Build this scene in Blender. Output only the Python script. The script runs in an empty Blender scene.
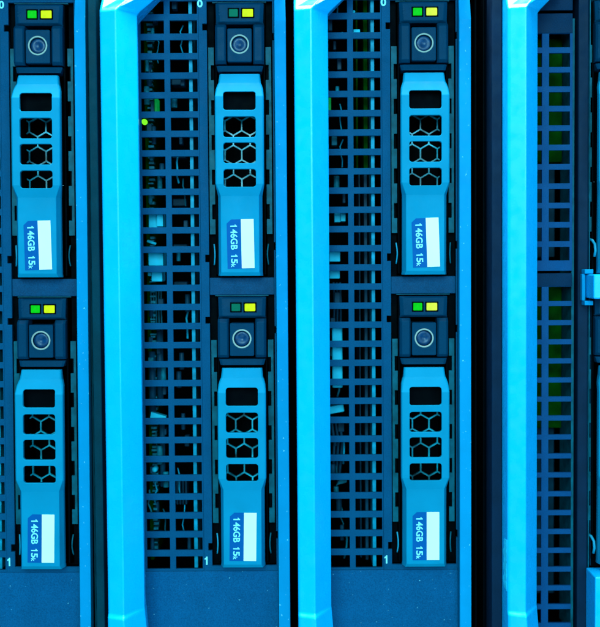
import bpy, bmesh, math, random
from mathutils import Matrix, Vector
random.seed(7)
S = bpy.context.scene
MM = 0.001
Z0 = 130.0                      # mm: height of the picture's centre above the enclosure floor

# ------------------------------------------------------------------ camera
PITCH, ROLL, DIST = math.radians(2.35), math.radians(-0.41), 400.0
cd = bpy.data.cameras.new("camera"); cam = bpy.data.objects.new("camera", cd)
S.collection.objects.link(cam); S.camera = cam
cd.sensor_fit = 'HORIZONTAL'; cd.sensor_width = 36; cd.lens = 36 * 1111.1 / 600
cd.clip_start = 0.01; cd.clip_end = 20
cam.matrix_world = (Matrix.Translation((0, -DIST * math.cos(PITCH) * MM, (Z0 + DIST * math.sin(PITCH)) * MM))
                    @ Matrix.Rotation(math.pi / 2 - PITCH, 4, 'X') @ Matrix.Rotation(ROLL, 4, 'Z'))
cd.dof.use_dof = True; cd.dof.focus_distance = 0.394; cd.dof.aperture_fstop = 7.5

# ------------------------------------------------------------------ world, lamps, exposure
W = bpy.data.worlds.new("World"); S.world = W; W.use_nodes = True
W.node_tree.nodes["Background"].inputs[0].default_value = (0.10, 0.55, 1.0, 1)
W.node_tree.nodes["Background"].inputs[1].default_value = 0.085

def lamp(name, loc, target, sx, sy, power, col):
    l = bpy.data.lights.new(name, 'AREA'); l.shape = 'RECTANGLE'; l.size = sx; l.size_y = sy
    l.energy = power; l.color = col
    o = bpy.data.objects.new(name, l); S.collection.objects.link(o)
    o.location = loc
    o.rotation_euler = (Vector(target) - Vector(loc)).to_track_quat('-Z', 'Y').to_euler()
    return o
lamp("key_softbox", (-0.09, -0.95, 0.42), (-0.02, 0, 0.13), 0.45, 0.45, 12.0, (0.36, 0.92, 1.0))
lamp("side_softbox", (0.42, -0.75, 0.25), (0, 0, 0.13), 0.30, 0.5, 3.6, (0.25, 0.72, 1.0))
lamp("overhead_strip", (0.0, -0.02, 0.62), (0, -0.02, 0.13), 0.44, 0.16, 13.0, (0.9, 0.98, 1.0))
lamp("lower_softbox", (-0.05, -0.45, -0.30), (0, 0, 0.10), 0.5, 0.25, 1.8, (0.25, 0.85, 1.0))
S.view_settings.view_transform = 'Standard'; S.view_settings.look = 'None'
S.view_settings.exposure = 0.0; S.view_settings.gamma = 1.0

# ------------------------------------------------------------------ materials
def lin(c): return tuple(((x / 255 + .055) / 1.055) ** 2.4 if x > 10 else x / 255 / 12.92 for x in c)
def mat(name, srgb, k=0.8, rough=0.45, spec=0.3, metal=0.0, var=0.12, vscale=120, grain=0.0, gscale=2600, dust=0.0, bump=0.0, coat=0.0):
    m = bpy.data.materials.new(name); m.use_nodes = True
    nt = m.node_tree; N = nt.nodes; L = nt.links
    b = N["Principled BSDF"]; c = tuple(x * k for x in lin(srgb))
    b.inputs["Roughness"].default_value = rough; b.inputs["Metallic"].default_value = metal
    b.inputs["Specular IOR Level"].default_value = spec
    b.inputs["Coat Weight"].default_value = coat
    tc = N.new("ShaderNodeTexCoord"); oi = N.new("ShaderNodeObjectInfo")
    ad = N.new("ShaderNodeVectorMath"); ad.operation = 'ADD'
    L.new(tc.outputs["Object"], ad.inputs[0]); L.new(oi.outputs["Location"], ad.inputs[1])
    def noise(sc, det=3):
        n = N.new("ShaderNodeTexNoise"); n.inputs["Scale"].default_value = sc; n.inputs["Detail"].default_value = det
        L.new(ad.outputs[0], n.inputs["Vector"]); return n
    def ramp(n, lo, hi, a, z):
        r = N.new("ShaderNodeMapRange"); r.inputs[1].default_value = lo; r.inputs[2].default_value = hi
        r.inputs[3].default_value = a; r.inputs[4].default_value = z
        L.new(n.outputs[0], r.inputs[0]); return r
    n1 = noise(vscale, 4); r1 = ramp(n1, .3, .7, 1 - var, 1 + var)
    f = r1.outputs[0]
    if grain:
        n2 = noise(gscale, 2); r2 = ramp(n2, .3, .7, 1 - grain, 1 + grain)
        mu = N.new("ShaderNodeMath"); mu.operation = 'MULTIPLY'
        L.new(f, mu.inputs[0]); L.new(r2.outputs[0], mu.inputs[1]); f = mu.outputs[0]
    vm = N.new("ShaderNodeVectorMath"); vm.operation = 'SCALE'; vm.inputs[0].default_value = c
    L.new(f, vm.inputs["Scale"]); col = vm.outputs[0]
    if dust:
        n3 = noise(900, 1); r3 = ramp(n3, .76 - dust, .83 - dust, 0, .55)
        mx = N.new("ShaderNodeMix"); mx.data_type = 'RGBA'
        L.new(r3.outputs[0], mx.inputs[0]); L.new(col, mx.inputs[6]); mx.inputs[7].default_value = (.25, .75, .85, 1)
        col = mx.outputs[2]
    L.new(col, b.inputs["Base Color"])
    n5 = noise(vscale * 2.3, 3); r5 = ramp(n5, .3, .7, max(.05, rough - .08), rough + .1)
    L.new(r5.outputs[0], b.inputs["Roughness"])
    if bump:
        n4 = noise(gscale, 2); bp = N.new("ShaderNodeBump"); bp.inputs["Strength"].default_value = bump
        bp.inputs["Distance"].default_value = 0.0002
        L.new(n4.outputs[0], bp.inputs["Height"]); L.new(bp.outputs[0], b.inputs["Normal"])
    return m
def glow(name, srgb, s):
    m = bpy.data.materials.new(name); m.use_nodes = True; nt = m.node_tree
    b = nt.nodes["Principled BSDF"]; c = lin(srgb)
    b.inputs["Base Color"].default_value = (c[0] * .04, c[1] * .04, c[2] * .04, 1); b.inputs["Roughness"].default_value = .5; b.inputs["Specular IOR Level"].default_value = .08
    tc = nt.nodes.new("ShaderNodeTexCoord"); n = nt.nodes.new("ShaderNodeTexNoise"); n.inputs["Scale"].default_value = 900
    r = nt.nodes.new("ShaderNodeMapRange"); r.inputs[1].default_value = .35; r.inputs[2].default_value = .65
    r.inputs[3].default_value = s * .92; r.inputs[4].default_value = s * 1.12
    nt.links.new(tc.outputs["Object"], n.inputs["Vector"]); nt.links.new(n.outputs[0], r.inputs[0])
    b.inputs["Emission Color"].default_value = (*c, 1); nt.links.new(r.outputs[0], b.inputs["Emission Strength"])
    return m

M = dict(
    bar=mat("cyan_plastic", (0, 178, 250), .93, .27, .42, var=.03, dust=.0),
    trim=mat("blue_trim_plastic", (0, 166, 230), .62, .5, .04, var=.05, dust=.02, bump=.05),
    handle=mat("blue_handle_plastic", (0, 178, 228), .46, .5, .05, var=.05, dust=.0, bump=.06),
    body=mat("dark_blue_plastic", (0, 82, 122), .39, .42, .03, var=.06, grain=.1, bump=.1),
    grille=mat("perforated_steel", (0, 92, 138), .53, .55, .04, var=.08, grain=.15, bump=.2),
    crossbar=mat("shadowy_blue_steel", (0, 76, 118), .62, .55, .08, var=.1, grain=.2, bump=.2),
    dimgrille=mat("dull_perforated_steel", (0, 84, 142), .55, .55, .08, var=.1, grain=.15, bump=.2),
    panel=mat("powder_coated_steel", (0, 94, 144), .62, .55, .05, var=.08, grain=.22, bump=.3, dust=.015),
    dimpanel=mat("falloff_dimmed_steel", (0, 62, 104), .36, .55, .06, var=.12, grain=.2, bump=.2),  # steel darkened to paint in the light's falloff towards the right
    rail=mat("teal_spring_steel", (0, 92, 112), .7, .45, .08, var=.3, vscale=300),
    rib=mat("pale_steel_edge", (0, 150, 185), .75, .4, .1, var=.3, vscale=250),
    black=mat("black_plastic", (0, 12, 22), .28, .6, .02, var=.2),
    shell=mat("black_steel", (0, 8, 16), .6, .7, .02, var=.2),
    divider=mat("dark_teal_steel", (0, 60, 76), .75, .55, .04, var=.15, grain=.12),
    darkdiv=mat("dark_blue_steel", (0, 46, 80), .45, .55, .1, var=.15, grain=.12, dust=.0),
    dome=mat("glossy_blue_lens", (0, 62, 108), .7, .34, .25, var=.3, vscale=700),
    ring=mat("pale_ring_ink", (215, 222, 212), .46, .4, .3, var=.05),
    white=mat("white_label_paper", (245, 255, 255), .84, .5, .2, var=.03),
    label=mat("blue_label_paper", (0, 105, 186), .56, .5, .04, var=.03),
    ink=mat("pale_print", (150, 240, 250), .85, .5, .2, var=.02),
    comb=mat("bare_wire_steel", (0, 165, 195), .95, .3, .5, var=.9, vscale=170),
    pcb=mat("green_circuit_laminate", (0, 74, 8), .52, .6, .02, var=.5, vscale=200),
    pins=mat("dull_tin_pins", (0, 110, 130), .8, .45, .1, var=.5, vscale=500),
    conn=mat("pale_connector_plastic", (30, 190, 220), .8, .5, .1, var=.12, vscale=300),
    cap=mat("capacitor_sleeve", (0, 62, 88), .7, .45, .1, var=.3, vscale=200),
    chip=mat("bare_pale_primer", (30, 205, 245), .95, .5, .1, var=.25, vscale=600),
    metal=mat("bright_spring_wire", (20, 175, 215), .55, .4, .25, var=.15),
    green=glow("green_light_lens", (0, 214, 10), .95),
    dimgreen=mat("unlit_green_lens", (0, 110, 82), .75, .5, .05, var=.1),
    yellow=glow("yellow_light_lens", (206, 250, 0), 1.0),
    paleyellow=glow("pale_yellow_light_lens", (212, 250, 70), 1.05),
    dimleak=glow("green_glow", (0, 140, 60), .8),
    leak=glow("lit_green_lens", (120, 255, 40), 1.3),
)

# ------------------------------------------------------------------ helpers (all in mm: x right, h towards the viewer, z up)
def P(x, h, z): return Vector((x * MM, -h * MM, z * MM))
def obj(name, bm, m, parent=None, bevel=0.0, seg=2, angle=35, label=None):
    bmesh.ops.remove_doubles(bm, verts=bm.verts, dist=1e-7)
    bmesh.ops.recalc_face_normals(bm, faces=bm.faces)
    me = bpy.data.meshes.new(name); bm.to_mesh(me); bm.free(); me.materials.append(m)
    o = bpy.data.objects.new(name, me); S.collection.objects.link(o)
    if parent: o.parent = parent
    if bevel:
        b = o.modifiers.new("bevel", 'BEVEL'); b.width = bevel * MM; b.segments = seg
        b.limit_method = 'ANGLE'; b.angle_limit = math.radians(angle); b.use_clamp_overlap = True
    if label: o["label"] = label
    return o
def thing(name, label, cat, x, z, group=None, tilt=0.0):
    o = bpy.data.objects.new(name, None); S.collection.objects.link(o)
    o.empty_display_size = .01
    o.location = (x * MM, 0, (z + Z0) * MM); o.rotation_euler = (0, math.radians(tilt), 0)
    o["label"] = label; o["category"] = cat
    if group: o["group"] = group
    return o
def box(bm, x0, x1, h0, h1, z0, z1):
    vs = [bm.verts.new(P(x, h, z)) for x in (x0, x1) for h in (h0, h1) for z in (z0, z1)]
    for f in ((0, 1, 3, 2), (4, 6, 7, 5), (0, 4, 5, 1), (2, 3, 7, 6), (0, 2, 6, 4), (1, 5, 7, 3)):
        bm.faces.new([vs[i] for i in f])
def boxes(*bs):
    bm = bmesh.new()
    for b in bs: box(bm, *b)
    return bm
def sheet(rects_out, holes, h0, h1):
    """a plate from rectangles minus rectangular holes, one watertight mesh"""
    xs = sorted({round(v, 4) for r in rects_out + holes for v in r[:2]}); zs = sorted({round(v, 4) for r in rects_out + holes for v in r[2:]})
    inside = lambda r, x, z: r[0] < x < r[1] and r[2] < z < r[3]
    F = {}
    for i in range(len(xs) - 1):
        for j in range(len(zs) - 1):
            x, z = (xs[i] + xs[i + 1]) / 2, (zs[j] + zs[j + 1]) / 2
            if any(inside(r, x, z) for r in rects_out) and not any(inside(r, x, z) for r in holes): F[i, j] = 1
    bm = bmesh.new(); V = {}
    def v(i, j, k):
        if (i, j, k) not in V: V[i, j, k] = bm.verts.new(P(xs[i], (h0, h1)[k], zs[j]))
        return V[i, j, k]
    for (i, j) in F:
        bm.faces.new((v(i, j, 1), v(i + 1, j, 1), v(i + 1, j + 1, 1), v(i, j + 1, 1)))
        bm.faces.new((v(i, j, 0), v(i, j + 1, 0), v(i + 1, j + 1, 0), v(i + 1, j, 0)))
        for di, dj, a, b in ((-1, 0, (0, 0), (0, 1)), (1, 0, (1, 0), (1, 1)), (0, -1, (0, 0), (1, 0)), (0, 1, (0, 1), (1, 1))):
            if (i + di, j + dj) not in F:
                p, q = (i + a[0], j + a[1]), (i + b[0], j + b[1])
                bm.faces.new((v(*p, 0), v(*q, 0), v(*q, 1), v(*p, 1)))
    bmesh.ops.dissolve_limit(bm, angle_limit=.001, verts=bm.verts, edges=bm.edges)
    return bm
def loft(secs):
    """secs: list of (z, [(x,h)...])"""
    bm = bmesh.new(); R = [[bm.verts.new(P(x, h, z)) for x, h in pts] for z, pts in secs]
    n = len(R[0])
    for a, b in zip(R, R[1:]):
        for i in range(n): bm.faces.new((a[i], a[(i + 1) % n], b[(i + 1) % n], b[i]))
    bm.faces.new(R[0]); bm.faces.new(R[-1][::-1]); return bm
def rr(x0, x1, z0, z1, r, n=4):
    pts = []
    for cx, cz, a in ((x1 - r, z1 - r, 0), (x0 + r, z1 - r, 90), (x0 + r, z0 + r, 180), (x1 - r, z0 + r, 270)):
        for k in range(n + 1):
            t = math.radians(a + 90 * k / n); pts.append((cx + r * math.cos(t), cz + r * math.sin(t)))
    return pts
def prism(bm, pts, h0, h1, h0f=None):
    a = [bm.verts.new(P(x, h0, z)) for x, z in pts]; b = [bm.verts.new(P(x, h1, z)) for x, z in pts]
    n = len(pts)
    for i in range(n): bm.faces.new((a[i], a[(i + 1) % n], b[(i + 1) % n], b[i]))
    bm.faces.new(a[::-1]); bm.faces.new(b)
def prism_bm(pts, h0, h1):
    bm = bmesh.new(); prism(bm, pts, h0, h1); return bm
def cyl_z(bm, x, h, r, z0, z1, n=16):
    prs = [(x + r * math.cos(2 * math.pi * k / n), h + r * math.sin(2 * math.pi * k / n)) for k in range(n)]
    a = [bm.verts.new(P(*p, z0)) for p in prs]; b = [bm.verts.new(P(*p, z1)) for p in prs]
    for i in range(n): bm.faces.new((a[i], a[(i + 1) % n], b[(i + 1) % n], b[i]))
    bm.faces.new(a[::-1]); bm.faces.new(b)
def tube(bm, pts, r, n=8):
    rings = []
    for k, p in enumerate(pts):
        d = (Vector(pts[min(k + 1, len(pts) - 1)]) - Vector(pts[max(k - 1, 0)])).normalized()
        u = d.cross(Vector((0.13, 1, .07))).normalized(); w = d.cross(u)
        rings.append([bm.verts.new(P(*(Vector(p) + r * (math.cos(2 * math.pi * i / n) * u + math.sin(2 * math.pi * i / n) * w)))) for i in range(n)])
    for a, b in zip(rings, rings[1:]):
        for i in range(n): bm.faces.new((a[i], a[(i + 1) % n], b[(i + 1) % n], b[i]))
    bm.faces.new(rings[0][::-1]); bm.faces.new(rings[-1])
def lathe(bm, cx, cz, prof, n=40):
    """prof: (radius, h) list revolved about the viewing direction"""
    R = []
    for r, h in prof:
        R.append([bm.verts.new(P(cx + r * math.cos(2 * math.pi * k / n), h, cz + r * math.sin(2 * math.pi * k / n))) for k in range(n)])
    for a, b in zip(R, R[1:]):
        for i in range(n): bm.faces.new((a[i], a[(i + 1) % n], b[(i + 1) % n], b[i]))
    return R
def smooth(o):
    for p in o.data.polygons: p.use_smooth = True
def bake(o):
    dg = bpy.context.evaluated_depsgraph_get(); dg.update()
    me = bpy.data.meshes.new_from_object(o.evaluated_get(dg)); o.modifiers.clear(); o.data = me
def cut(o, cutter_bm):
    c = obj("cutter", cutter_bm, M["black"], o.parent); md = o.modifiers.new("cut", 'BOOLEAN'); md.object = c; md.solver = 'EXACT'
    bake(o); bpy.data.objects.remove(c)
ONE = [(.34, 0), (.62, 0), (.62, 1), (.42, 1), (.30, .86), (.08, .78), (.08, .62), (.34, .70)]
def lettering(name, runs, m, parent, x0, z0, h, down=True, bold=.02):
    """runs: (text, start, length, height) along the reading direction; down: reads downwards, glyph tops to the right"""
    out = bmesh.new()
    for txt, st, length, height in runs:
        if txt == "1":
            a = [out.verts.new((st + u * length, v * height, .06)) for u, v in ONE]; out.faces.new(a); continue
        cu = bpy.data.curves.new(name, 'FONT'); cu.body = txt; cu.size = 1; cu.offset = bold
        t = bpy.data.objects.new(name, cu); S.collection.objects.link(t)
        dg = bpy.context.evaluated_depsgraph_get(); dg.update()
        me = bpy.data.meshes.new_from_object(t.evaluated_get(dg)); bpy.data.objects.remove(t)
        us = [v.co.x for v in me.vertices]; vs = [v.co.y for v in me.vertices]
        u0, u1, v0, v1 = min(us), max(us), min(vs), max(vs)
        ids = [out.verts.new((st + (v.co.x - u0) / (u1 - u0) * length, (v.co.y - v0) / (v1 - v0) * height, .06)) for v in me.vertices]
        for p in me.polygons: out.faces.new([ids[i] for i in p.vertices])
    for v in out.verts:
        a, b, c = v.co; v.co = P(x0 + b, h + c, z0 - a) if down else P(x0 + a, h + c, z0 + b)
    ex = bmesh.ops.extrude_face_region(out, geom=out.faces[:])
    bmesh.ops.translate(out, verts=[v for v in ex["geom"] if isinstance(v, bmesh.types.BMVert)], vec=P(0, -.05, 0))
    return obj(name, out, m, parent)

# ------------------------------------------------------------------ layout (mm, measured on the plane of the bay fronts)
CX = dict(A=-92.75, B=-20.9, C=44.4, D=114.2)         # centre line of each blade's drive column
RING = (95.7, -8.9)                                    # button heights of the upper and the lower bay
ZB, ZT = -124.0, 122.0                                 # blade bottom and top

# ================================================================== server enclosure
enc = thing("server_enclosure", "dark steel enclosure around the four blades, divider strips showing in the gaps between", "server rack", 0, -Z0)
def up(bm):   # enclosure meshes are written with z from the picture centre; its base is the floor
    bmesh.ops.translate(bm, verts=bm.verts, vec=(0, 0, Z0 * MM)); return bm
obj("back_plate", up(boxes((-152, 178, -82, -78, -130, 132))), M["shell"], enc)
obj("floor_plate", up(boxes((-152, 178, -78, 0, -130, -126.5))), M["shell"], enc)
obj("roof_plate", up(boxes((-152, 178, -78, 0, 128.5, 132))), M["shell"], enc)
obj("side_plate", up(boxes((-152, -149, -78, 0, -126.5, 128.5))), M["shell"], enc)
obj("side_plate", up(boxes((175, 178, -78, 0, -126.5, 128.5))), M["shell"], enc)
# teal divider between the first two blades, with a ladder of slots beside it
bm = boxes((-73.7, -70.8, -40, 6.0, -126, 128)); obj("divider", up(bm), M["divider"], enc, .35)
hs = [(-75.1, -74.1, z, z + 8.2) for z in [-120 + 12.4 * k for k in range(20)]]
obj("slotted_strip", up(sheet([(-75.6, -73.75, -126, 128)], hs, -2.4, -1.2)), M["divider"], enc)
# dark divider between the third and fourth blade
obj("divider", up(boxes((67.0, 70.5, -40, 12.0, -126, 128))), M["darkdiv"], enc, .35)
obj("divider", up(boxes((63.6, 64.2, -40, -4.0, -126, 128), (65.6, 66.1, -40, 2.0, -126, 128))), M["black"], enc)

# ================================================================== blades
GROUP_B = "blade servers standing side by side in the enclosure"
def blade(k, label, tilt=0.0, bar_dx=0.0, bars=True):
    cx = CX[k]; t = thing("blade_server", label, "server", cx, ZB, GROUP_B, tilt)
    up_ = lambda bm: (bmesh.ops.translate(bm, verts=bm.verts, vec=(0, 0, -ZB * MM)), bm)[1]
    A = lambda name, bm, m, **kw: obj(name, up_(bm), m, t, **kw)
    # ---- shell: a folded steel box open to the front
    A("shell", boxes((12.4, 13.0, -70, -1.2, ZB, ZT), (-46, -45.4, -70, -1.2, ZB, ZT), (-45.4, 12.4, -70, -69.4, ZB, ZT),
                     (-45.4, 12.4, -69.4, -1.2, ZB, ZB + .6), (-45.4, 12.4, -69.4, -1.2, ZT - .6, ZT)), M["shell"])
    # ---- left handle bar, mitred at its upper corner
    d = bar_dx
    def sec(z, dx=0, dh=0, out=0):
        h3 = min(15, 22 - dh)
        return (z, [(-45.9 + d, 0), (-45.9 + d, 21.4 + out - dh), (-45.3 + d, 22 + out - dh), (-40.1 + d + dx * .9, 24 + out - dh), (-34.3 + d + dx, h3 - .4), (-36.0 + d + dx, 0)])
    zs = [sec(ZB, 1.6, 3), sec(-113, .9, 0, 1.1), sec(-103.2, .1, 0, 1.1), sec(-102.1), sec(103.2), sec(104.4, .9, .9), sec(117, 13.2, 13)]
    A("handle_bar", loft(zs), M["bar"], bevel=.35, seg=3, angle=12)
    A("top_rail", boxes((-20.5 + d, 16.4, 0, 8.5, 114.5, 118.5)), M["bar"], bevel=.4)
    # ---- right trim strip, its top end sloping back
    tp = [(12.5, -1), (12.5, 3.6), (16.6, 4.2), (16.6, -1)]
    tt = [(12.5, -1), (12.5, 1.0), (16.3, 1.4), (16.3, -1)]
    A("side_trim", loft([(ZB, tp), (103.6, tp), (118, tt)]), M["trim"], bevel=.3, seg=3, angle=12)
    return t, A

def bays(holes):                       # openings and notches for two drive bays
    for r in RING:
        holes.append((-11.6, 11.75, r - 82.6, r + 15.7))
        holes.append((-13.2, -11.6, r + 5.5, r + 7.9)); holes.append((11.75, 12.2, r + 1.8, r + 4.4))
        holes.append((-13.0, -11.6, r - 77.0, r - 74.3)); holes.append((11.75, 12.2, r - 72.8, r - 70.0))
def bay_fittings(A, clips=(-1, 1)):
    for r in RING:
        for sx in (-1, 1):
            slots = [(*sorted((9.2 * sx, 10.35 * sx)), z, z + 5.4) for z in [r - 61.7 + 12.4 * k for k in range(5)]]
            lo, hi = sorted((9.25 * sx, 11.2 * sx))
            A("bay_rail", sheet([(lo, hi, r - 67, r - .5)], slots, -1.6, -.5), M["rail"])
        # black pockets at the rail ends and their spring clips
        A("bay_liner", sheet([(-11.6, 11.75, r - 82.6, r + 15.7)], [(-9.3, 9.3, r - 82.2, r + 15.3)], -16, -3.2), M["black"])
        for sx in clips:
            bm = bmesh.new(); q = [(sx * 9.75, 0.2 + .9 * math.sin(math.pi * i / 10), r - 70.6 - .74 * i) for i in range(11)]
            q = [(x - sx * .35 * math.sin(math.pi * i / 10), h, z) for i, (x, h, z) in enumerate(q)]
            tube(bm, q, .26); o = A("spring_clip", bm, M["metal"] if sx < 0 else M["rail"]); smooth(o)
        A("bay_lip", boxes((-9.6, 9.6, -2.0, -.6, r + 15.35, r + 15.65)), M["rail"])

def std_front(A, k):
    holes = []
    for i in range(31):
        z1 = -88.0 + 6.885 * i
        for x0, x1 in ((-35.3, -26.9), (-24.8, -15.1)): holes.append((x0, x1, z1 - 4.6, z1))
    A("vent_grille", sheet([(-36.6, -14.6, -93.4, 121.8)], holes, -1.4, 0), M["grille"], bevel=.12, seg=2)
    h2 = [(-11.6, 11.75, RING[1] + 15.7, RING[0] - 82.6)]; bays(h2)
    A("front_panel", sheet([(-14.55, 12.3, -93.4, 121.8)], h2, -1.2, .05), M["grille"], bevel=.12, seg=2)
    A("lower_plate", boxes((-36.6, 12.3, -1.2, .12, ZB + .1, -93.5)), M["panel"], bevel=.12, seg=2)  # brighter steel tone paints the lighting gradient towards the bottom
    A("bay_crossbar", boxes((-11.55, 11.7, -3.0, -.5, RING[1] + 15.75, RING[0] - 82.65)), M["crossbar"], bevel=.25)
    bay_fittings(A)
    t = A("slot_number", bmesh.new(), M["ink"]); par = t.parent; bpy.data.objects.remove(t)
    lettering("slot_number", [("0", 0, 1.9, 2.7)], M["ink"], par, -14.9, RING[0] + 13.6 - ZB, .06, False, .03)
    lettering("slot_number", [("1", 0, 1.9, 3.0)], M["ink"], par, -14.5, RING[1] - 82.2 - ZB, .06, False)
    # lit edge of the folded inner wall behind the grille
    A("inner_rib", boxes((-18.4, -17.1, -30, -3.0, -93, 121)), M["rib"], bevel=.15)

def pin_strip(A, x0, x1, h, z0, z1, step, n_seed):
    rnd = random.Random(n_seed); bm = bmesh.new(); z = z0
    while z < z1:
        w = rnd.uniform(.4, 1.0); box(bm, x0 + rnd.uniform(0, .5), x1 - rnd.uniform(0, .7), h - 4, h + rnd.uniform(-.4, .4), z, z + w); z += w + rnd.uniform(.3, step)
    A("pin_strip", bm, M["pins"])

def clutter(A, spots, seed):           # loose board parts seen through the grille, one mesh each
    rnd = random.Random(seed)
    for x0, x1, z0, z1, n in spots:
        for i in range(n):
            x = rnd.uniform(x0, x1); z = z0 + (z1 - z0) * (i + rnd.uniform(.2, .8)) / n; h = rnd.uniform(-9, -5.5)
            kind = rnd.random()
            if kind < .4:
                w, d = rnd.uniform(.5, 1.1), rnd.uniform(1.0, 2.4)
                A("chip", boxes((x - w, x + w, h - 4, h, z - d, z + d)), M[rnd.choice(("cap", "pins", "cap"))], bevel=.2)
            elif kind < .75:
                r = rnd.uniform(.6, 1.1); bm = bmesh.new(); cyl_z(bm, x, h - 1, r, z - rnd.uniform(1.5, 4), z + rnd.uniform(1.5, 4), 14)
                smooth(A("capacitor", bm, M[rnd.choice(("cap", "pins"))], bevel=.15))
            else:
                bm = bmesh.new(); q = [(x + rnd.uniform(-.7, .7), h + rnd.uniform(-.8, .8), z - 5 + 2.5 * k) for k in range(5)]
                tube(bm, q, rnd.uniform(.2, .4), 7); smooth(A("wire", bm, M[rnd.choice(("rail", "pins", "rib"))]))

# ---- blade A (only its drive column is in the picture)
tA, A = blade("A", "leftmost blade server, cut off by the picture's left edge beyond its drive column", .3)
std_front(A, "A")
# ---- blade B
tB, A = blade("B", "second blade server from the left, a green lamp behind the left side of its grille", 0)
std_front(A, "B")
IN = Matrix.Translation((-1.9 * MM, 0, 0))
AA = A
def A(name, bm, m, **kw):
    bmesh.ops.transform(bm, matrix=IN, verts=bm.verts); return AA(name, bm, m, **kw)
A("circuit_board", boxes((-33.6, -32.2, -50, -11, -92, 120)), M["pcb"])
pin_strip(A, -32.4, -30.0, -8.5, -90, 118, 1.6, 3)
bm = bmesh.new(); lathe(bm, -33.0, 69.6, [(1.0, -6), (.95, -4.2), (.6, -3.6), (.01, -3.4)], 16); smooth(A("status_lamp", bm, M["leak"]))
A("circuit_board", boxes((-29.4, -28.6, -14, -6.5, 72.5, 78.5)), M["dimleak"])  # board edge made to glow, imitating green light leaking there
A("connector", boxes((-32.0, -28.9, -14, -5.5, 31.2, 36.4), (-28.9, -26.6, -12, -4.2, 31.8, 36.4)), M["conn"], bevel=.2)
A("connector", boxes((-32.2, -26.8, -14, -4.8, 17.6, 22.9)), M["conn"], bevel=.3)
A("connector", boxes((-31.2, -27.2, -14, -5.0, 11.8, 15.6), (-32.6, -31.2, -14, -5.6, 13.8, 15.2)), M["conn"], bevel=.3)
bm = bmesh.new(); tube(bm, [(-32.6, -7, 26.6), (-31, -6, 26.0), (-29.8, -7, 25.6)], .5); A("cable_clip", bm, M["conn"])
for x, z0, z1, r in ((-28.9, -34, -6, 1.2), (-31.8, -40, -14, 1.3), (-28.4, -64, -38, 1.0)):
    bm = bmesh.new(); cyl_z(bm, x, -9, r, z0, z1); smooth(A("capacitor", bm, M["cap"]))
for i in range(5):
    bm = bmesh.new(); tube(bm, [(-32 + i * .95, -9 - (i % 2), 9.5), (-31.9 + i * .9, -9, 2), (-32.1 + i * 1.0, -9.6, -6)], .28, 6); A("wire", bm, M["rail"])
bm = bmesh.new(); prism(bm, [(-32.4, -38.4), (-26.6, -38.4), (-26.6, -37.6), (-32.0, -36.0)], -9, -5.5); A("bracket", bm, M["conn"])
bm = bmesh.new(); lathe(bm, -31.0, -57.2, [(1.0, -9), (1.0, -5.4), (.6, -4.9), (.01, -4.8)], 16); smooth(A("bolt", bm, M["conn"]))
A("heat_sink", boxes(*[(-26 + 1.1 * i, -25.4 + 1.1 * i, -20, -12, -71.5, -62.5) for i in range(6)]), M["cap"])
for z0, z1 in ((40, 44.5), (24, 27.5), (9.5, 13.5), (58, 61), (85, 89)):
    A("chip", boxes((-24.5, -19.5, -26, -18, z0, z1 - 2)), M["cap"], bevel=.2)
clutter(A, [(-33.5, -27, -88, -42, 11), (-33, -27, -30, 8, 8), (-33, -27, 38, 116, 14), (-22.5, -17.5, -90, 116, 18)], 21)
# ---- blade C
tC, A = blade("C", "third blade server from the left, a long pale clip behind its grille", 0, .2)
std_front(A, "C")
A("circuit_board", boxes((-20.6, -19.2, -40, -9, 52, 121)), M["pcb"])
A("circuit_board", boxes((-23.2, -22.6, -40, -12, 52, 121)), M["pcb"])
A("wall_fin", boxes((-20.6, -19.6, -40, -9, -92, 52), (-22.4, -22.0, -40, -12, -92, 51)), M["cap"])
bm = boxes((-34.6, -32.6, -9, -6.2, 73.6, 78.4)); A("status_lamp", bm, M["dimleak"])
A("connector", boxes((-31.6, -29.3, -12, -6.5, 33.0, 37.0), (-29.3, -27.6, -12, -5.0, 33.2, 36.9)), M["conn"], bevel=.2)
A("connector", boxes((-33.6, -29.6, -12, -5.0, 18.6, 22.8)), M["conn"], bevel=.3)
A("connector", boxes((-33.6, -29.8, -12, -5.0, 12.4, 16.4)), M["conn"], bevel=.3)
A("cable_clip", boxes((-32.8, -29.0, -9, -4.6, -27.5, -5.0)), M["conn"], bevel=.5)
bm = bmesh.new(); prism(bm, [(-34, -37.2), (-28.4, -36.2), (-28.8, -33.4), (-34, -34.4)], -9, -4.8); A("connector", bm, M["conn"], bevel=.3)
A("connector", boxes((-24.4, -22.0, -10, -5, 101.1, 102.3)), M["conn"], bevel=.2)
bm = bmesh.new(); lathe(bm, -24.2, 108.6, [(.5, -8), (.5, -5), (.01, -4.7)], 10); A("bolt", bm, M["conn"])
bm = bmesh.new(); lathe(bm, -28.4, 100.9, [(.45, -8), (.45, -5), (.01, -4.7)], 10); A("bolt", bm, M["conn"])
for i in range(3):
    bm = bmesh.new(); tube(bm, [(-32 + i * 1.2, -9, 11), (-31.6 + i * 1.1, -9, 4), (-32 + i * 1.3, -10, -5)], .4, 6); A("wire", bm, M["cap"])
    bm = bmesh.new(); tube(bm, [(-33 + i * 1.4, -9, -40), (-32 + i * 1.5, -9, -48), (-32.6 + i * 1.2, -9, -60)], .5, 6); A("wire", bm, M["cap"])
bm = bmesh.new(); prism(bm, [(-31.6, -63.6), (-27.6, -62.6), (-27.4, -59.4), (-29.6, -60.0)], -9, -6); A("bracket", bm, M["pins"], bevel=.3)
clutter(A, [(-33, -28, -88, -40, 10), (-33, -28, 38, 116, 10), (-33, -28, -30, 12, 4)], 22)
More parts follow.
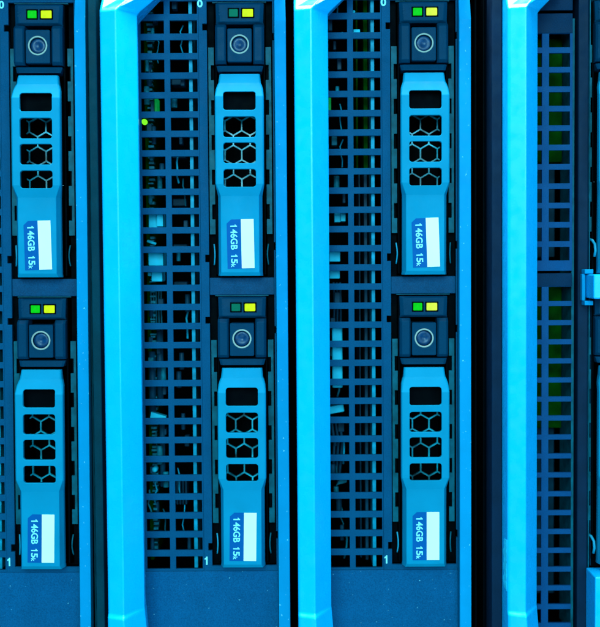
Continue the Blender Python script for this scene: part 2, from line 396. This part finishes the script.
# ---- blade D: a different front, two grille plates and a cable cover
tD, A = blade("D", "rightmost blade server with two dull stacked grilles and a cyan latch", 0, 2.4)
h1 = []
for i in range(12):
    z1 = 99.2 - 6.9 * i
    for x0, x1 in ((-31.2, -27.2), (-24.7, -17.2)): h1.append((x0, x1, z1 - 4.9, z1))
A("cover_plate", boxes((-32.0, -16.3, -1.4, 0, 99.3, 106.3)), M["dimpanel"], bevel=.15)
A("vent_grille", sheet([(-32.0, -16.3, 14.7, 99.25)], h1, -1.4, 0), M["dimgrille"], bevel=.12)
h1 = []
for i in range(18):
    z1 = 8.9 - 6.9 * i
    for x0, x1 in ((-31.2, -27.2), (-24.7, -16.0)): h1.append((x0, x1, z1 - 5.1, z1))
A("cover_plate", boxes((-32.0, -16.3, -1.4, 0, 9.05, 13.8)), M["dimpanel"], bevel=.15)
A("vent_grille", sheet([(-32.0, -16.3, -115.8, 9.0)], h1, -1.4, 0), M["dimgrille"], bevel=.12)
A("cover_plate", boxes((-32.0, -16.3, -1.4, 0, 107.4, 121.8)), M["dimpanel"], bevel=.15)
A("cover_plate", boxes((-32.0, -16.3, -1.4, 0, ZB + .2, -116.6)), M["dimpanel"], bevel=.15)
for z0, z1 in ((55, 100), (-44, 9)): A("circuit_board", boxes((-31.8, -16.8, -20, -14, z0, z1)), M["pcb"])  # green board colour stands in for the green glow behind the grille
for z0, z1 in ((-110, -46), (20, 54)): A("drive_cage", boxes((-31.8, -16.8, -30, -26, z0, z1)), M["cap"])
bm = boxes((-32.2, -30.6, -5, -2.4, 2.6, 7.4)); A("status_lamp", bm, M["dimleak"])
A("inner_rib", boxes((-15.9, -15.0, -20, -2.5, -118, 105)), M["rail"])
bm = sheet([(-14.2, -10.4, ZB + .2, 121.8)], [], -14, 0); A("front_panel", bm, M["darkdiv"], bevel=.5)
A("edge_wire", boxes((-10.35, -10.05, -6, .6, -93, 121)), M["rail"])
A("divider", boxes((-8.9, -8.6, -14, -2.4, -93, 121)), M["body"])
bay_fittings(A, (1,))
for zc in (22.5, -84.5):
    bm = bmesh.new(); tube(bm, [(-9.8, .0, zc + 3.4), (-9.3, 1.2, zc + 3.0), (-8.7, 2.2, zc + 1.6), (-8.6, 2.6, zc - .8), (-8.8, 2.0, zc - 2.8)], .5); smooth(A("spring_clip", bm, M["metal"]))
    A("clip_pocket", boxes((-9.9, -5.0, -8, -3, zc - 9, zc + 3)), M["black"])
A("locking_latch", boxes((-11.9, 8, 0.2, 13.0, 4.9, 13.4)), M["bar"], bevel=.5)
A("latch_frame", boxes((-13.0, -9.9, .2, 5.0, 13.6, 15.2), (-13.0, -9.9, .2, 5.0, 2.4, 4.0), (-13.4, -12.2, .2, 3.0, 4.0, 13.6)), M["trim"], bevel=.25)
A("cable_cover", boxes((-11.0, 10.5, 0.2, 13.0, -120, -93.0)), M["bar"], bevel=.5)

rnd = random.Random(4); pts = [(14.2 + rnd.uniform(-.9, 1.2) + (1.8 if i < 4 or 10 < i < 13 else 0), -78.5 - i * 1.05) for i in range(17)]
bm = bmesh.new(); poly = pts + [(20.6, -95.5), (20.9, -77.6)]
a = [bm.verts.new(P(-43.62, h, z)) for h, z in poly]; b = [bm.verts.new(P(-43.45, h, z)) for h, z in poly]
bm.faces.new(a); bm.faces.new(b[::-1])
for i in range(len(poly)): bm.faces.new((a[i], b[i], b[(i + 1) % len(poly)], a[(i + 1) % len(poly)]))
A("paint_chip", bm, M["chip"])

# ================================================================== drives
DB = -82.4                                        # drive base below the button centre
GROUP_D = "hot swap hard drives in the blade bays"
def make_drive():
    t = thing("hard_drive", "drive", "hard drive", CX["A"], RING[0] + DB, GROUP_D)
    sh = lambda bm: (bmesh.ops.translate(bm, verts=bm.verts, vec=(0, 0, -DB * MM)), bm)[1]
    A = lambda name, bm, m, par=t, **kw: obj(name, sh(bm), m, par, **kw)
    # housing: black tray with the dark blue head
    A("tray", boxes((-9.0, 9.0, -60, -20, -81.6, 15.0), (-9.0, -8.3, -20, -1.2, -81.6, 15.0), (8.3, 9.0, -20, -1.2, -81.6, 15.0), (-8.2, -7.7, -19.9, 4.2, -49.0, -19.5), (7.7, 8.2, -19.9, 4.2, -49.0, -19.5), (-7.6, 7.6, -19.9, .5, -81.2, -53.5), (-7.65, -7.15, -19.9, 2.4, -53.45, -49.05), (7.15, 7.65, -19.9, 2.4, -53.45, -49.05)), M["black"], bevel=.2)
    head = loft([(15.0, [(-8.6, -5), (-8.6, -.2), (-7.6, .4), (7.6, .4), (8.6, -.2), (8.6, -5)]),
                 (14.4, [(-8.6, -5), (-8.6, .2), (-7.4, 1.0), (7.4, 1.0), (8.6, .2), (8.6, -5)]),
                 (8.2, [(-8.4, -5), (-8.4, .4), (-7.0, 1.4), (7.0, 1.4), (8.4, .4), (8.4, -5)]),
                 (7.4, [(-8.6, -5), (-8.6, 0), (-7.2, .2), (7.2, .2), (8.6, 0), (8.6, -5)])])
    A("head", head, M["body"], bevel=.2, angle=20)
    # shoulders left and right of the button
    sd = lambda z, a, h: (z, [(a * 4.75, -5), (a * 4.75, h - .9), (a * 5.3, h), (a * 7.9, h), (a * 8.7, h - 1.0), (a * 8.7, -5)])
    for a in (-1, 1):
        A("shoulder", loft([sd(7.2, a, 1.6), sd(6.0, a, 3.0), sd(-5.8, a, 3.0), sd(-6.8, a, 1.8)]), M["body"], bevel=.2, angle=20)
    A("chin", loft([(-7.3, [(-8.4, -5), (-8.4, .6), (-7.4, 1.2), (7.4, 1.2), (8.4, .6), (8.4, -5)]),
                    (-9.5, [(-7.8, -5), (-7.8, 1.3), (-7.0, 2.0), (7.0, 2.0), (7.8, 1.3), (7.8, -5)])]), M["body"], bevel=.2, angle=20)
    # release button
    b = A("release_button", prism_bm(rr(-4.35, 4.35, -6.2, 5.6, .5), -5, 2.6), M["body"], bevel=.3)
    cut(b, sh(boxes_cyl(0, 0, 2.9, 1.2, 6)))
    bm = bmesh.new(); R = lathe(bm, 0, 0, [(2.86, 2.4), (2.86, 2.72), (3.0, 2.86), (3.32, 2.86), (3.44, 2.72), (3.44, 2.4)]);
    n = len(R[0])
    for i in range(n): bm.faces.new((R[-1][i], R[-1][(i + 1) % n], R[0][(i + 1) % n], R[0][i]))
    r_ = A("button_ring", bm, M["ring"], b); smooth(r_)
    bm = bmesh.new(); R = lathe(bm, 0, 0, [(2.85, 1.2), (2.7, 1.5), (2.2, 1.75), (1.5, 1.7), (.9, 1.45), (.4, 1.3), (.02, 1.28)])
    bm.faces.new(R[0][::-1]); d_ = A("button_dome", bm, M["dome"], b); smooth(d_)
    # lamps, each in a black rim
    for nm, x0, x1, m in (("activity_light", -3.75, -.55, M["green"]), ("status_light", 1.0, 4.8, M["yellow"])):
        l = A(nm, prism_bm(rr(x0, x1, 9.85, 12.55, .35), .2, 1.75), m, bevel=.2)
        A("rim", sheet([(x0 - .45, x1 + .45, 9.4, 13.0)], [(x0, x1, 9.85, 12.55)], .2, 1.55), M["black"], l)
    A("side_pip", boxes((-7.4, -6.4, .4, 1.3, 11.6, 12.2), (-7.4, -6.4, .4, 1.3, 10.4, 11.0)), M["body"])
    # light blue carrying handle with four windows
    def hs(z, wo, wf, ho, hf, hb=0.6): return (z, [(-wo, hb), (-wo, ho), (-wf, hf), (wf, hf), (wo, ho), (wo, hb)])
    hd = A("carry_handle", loft([hs(-10.5, 7.2, 6.7, 2.2, 3.0), hs(-13.8, 7.5, 6.9, 3.6, 4.2), hs(-14.6, 7.9, 7.3, 4.0, 4.7, 1.4), hs(-16.2, 8.35, 7.85, 5.0, 5.6, 2.6), hs(-18.9, 8.6, 8.2, 6.5, 7.0, 4.0),
                                 hs(-49.6, 8.6, 8.2, 6.5, 7.0, 4.0), hs(-53.8, 7.85, 6.75, 3.4, 6.2, 1.4), hs(-80.7, 7.85, 6.75, 2.8, 6.2), hs(-82.0, 8.0, 7.2, 2.4, 5.3)]), M["handle"])
    cb = bmesh.new()
    for z1, z0 in ((-17.2, -23.7), (-26.0, -33.2), (-35.1, -42.3), (-44.4, -50.6)): prism(cb, rr(-5.65, 5.75, z0, z1, .95), -8, 9)
    cut(hd, sh(cb))
    cut(hd, sh(boxes((-7.6, 7.6, -8, 5.2, -51.4, -16.6))))
    bv = hd.modifiers.new("bevel", 'BEVEL'); bv.width = .28 * MM; bv.segments = 2; bv.limit_method = 'ANGLE'; bv.angle_limit = math.radians(18)
    # honeycomb mesh behind the windows, solid pane behind the first
    Rr = 3.55; bm = bmesh.new()
    for row in range(-2, 7):
        cz = -27.2 - row * 5.32
        for c in range(-2, 3):
            cx = c * 6.14 + (3.07 if row % 2 == 0 else 0)
            o_ = [bm.verts.new(P(cx + Rr * math.sin(math.radians(60 * i)), -9.0, cz + Rr * math.cos(math.radians(60 * i)))) for i in range(6)]
            i_ = [bm.verts.new(P(cx + (Rr - .27) * math.sin(math.radians(60 * i)), -9.0, cz + (Rr - .27) * math.cos(math.radians(60 * i)))) for i in range(6)]
            for i in range(6): bm.faces.new((o_[i], o_[(i + 1) % 6], i_[(i + 1) % 6], i_[i]))
    bmesh.ops.remove_doubles(bm, verts=bm.verts, dist=2e-5)
    for no, co in (((1, 0, 0), P(7.1, 0, 0)), ((-1, 0, 0), P(-7.1, 0, 0)), ((0, 0, 1), P(0, 0, -22.6)), ((0, 0, -1), P(0, 0, -53.3))):
        bmesh.ops.bisect_plane(bm, geom=bm.verts[:] + bm.edges[:] + bm.faces[:], plane_co=co, plane_no=no, clear_outer=True, dist=1e-7)
    ex = bmesh.ops.extrude_face_region(bm, geom=bm.faces[:])
    bmesh.ops.translate(bm, verts=[v for v in ex["geom"] if isinstance(v, bmesh.types.BMVert)], vec=P(0, -1.0, 0))
    A("honeycomb_screen", bm, M["comb"])
    A("window_pane", boxes((-7.4, 7.4, -1.0, 1.0, -24.8, -16.5)), M["black"], bevel=.1)
    # capacity label
    lb = A("capacity_label", prism_bm([(-4.6, -79.4), (5.0, -79.4), (5.0, -62.0), (-3.0, -62.0), (-4.6, -63.4)], 6.15, 6.26), M["label"])
    A("blank_stripe", boxes((.45, 4.95, 6.2, 6.34, -79.3, -62.0)), M["white"], lb)
    lettering("printed_text", [("1", 1.7, 1.5, 2.35), ("46GB", 3.45, 7.2, 2.45), ("1", 12.3, 1.45, 2.35), ("5", 13.9, 1.7, 2.35), ("k", 15.8, 1.1, 1.55)], M["ink"], lb, -3.3, -62.0 - DB, 6.27)
    return t
def boxes_cyl(x, z, r, h0, h1):
    return prism_bm([(x + r * math.cos(2 * math.pi * k / 40), z + r * math.sin(2 * math.pi * k / 40)) for k in range(40)], h0, h1)
def copy_tree(o, parent=None):
    c = o.copy(); S.collection.objects.link(c)
    if parent: c.parent = parent
    for ch in o.children: copy_tree(ch, c)
    return c
def relight(t, part, m):
    for ch in t.children:
        if ch.name.startswith(part): ch.data = ch.data.copy(); ch.data.materials[0] = m

first = make_drive()
SP = [  # blade, bay, dx, dz, tilt, activity, status, label
    ("A", 0, .25, 0, .38, "green", "yellow", "upper hard drive of the leftmost blade, bright green and yellow lamps lit"),
    ("A", 1, -.35, .0, .38, "green", "yellow", "lower hard drive of the leftmost blade, bright green and yellow lamps lit"),
    ("B", 0, 0, 0, .2, "dimgreen", "yellow", "upper hard drive of the second blade from left, green lamp unlit"),
    ("B", 1, -.1, .1, .2, "dimgreen", "yellow", "lower hard drive of the second blade from left, green lamp unlit, bare panel beneath"),
    ("C", 0, .1, 0, .1, "green", "paleyellow", "upper hard drive of the third blade from left, bright green and pale yellow lamps"),
    ("C", 1, -.1, -.1, .1, "green", "paleyellow", "lower hard drive of the third blade from left, bright green and pale yellow lamps"),
    ("D", 0, 0, 0, 0, "green", "yellow", "upper hard drive cut off by the right edge, a sliver above the cyan latch"),
    ("D", 1, .3, 0, 0, "green", "yellow", "lower hard drive cut off by the right edge, a sliver below the cyan latch"),
]
CROOKED = (-1.5, .9, -.9, .9, -1.9, 0, 0, 0)
for i, (k, bay, dx, dz, tilt, a, s, label) in enumerate(SP):
    t = first if i == 0 else copy_tree(first)
    # the tilt turns about the base, so shift the base to keep the drive centred in its bay
    t.location = ((CX[k] + dx - math.tan(math.radians(tilt)) * 41) * MM, 0, (RING[bay] + DB + dz + Z0) * MM)
    t.rotation_euler = (0, math.radians(tilt), 0); t["label"] = label
    for ch in t.children:
        if ch.name.startswith("capacity_label"):     # stuck on a little crooked
            ch.matrix_basis = Matrix.Translation(P(.2, 0, -70.7 - DB)) @ Matrix.Rotation(math.radians(CROOKED[i]), 4, 'Y') @ Matrix.Translation(-P(.2, 0, -70.7 - DB))
    if a != "green": relight(t, "activity_light", M[a])
    if s != "yellow": relight(t, "status_light", M[s])
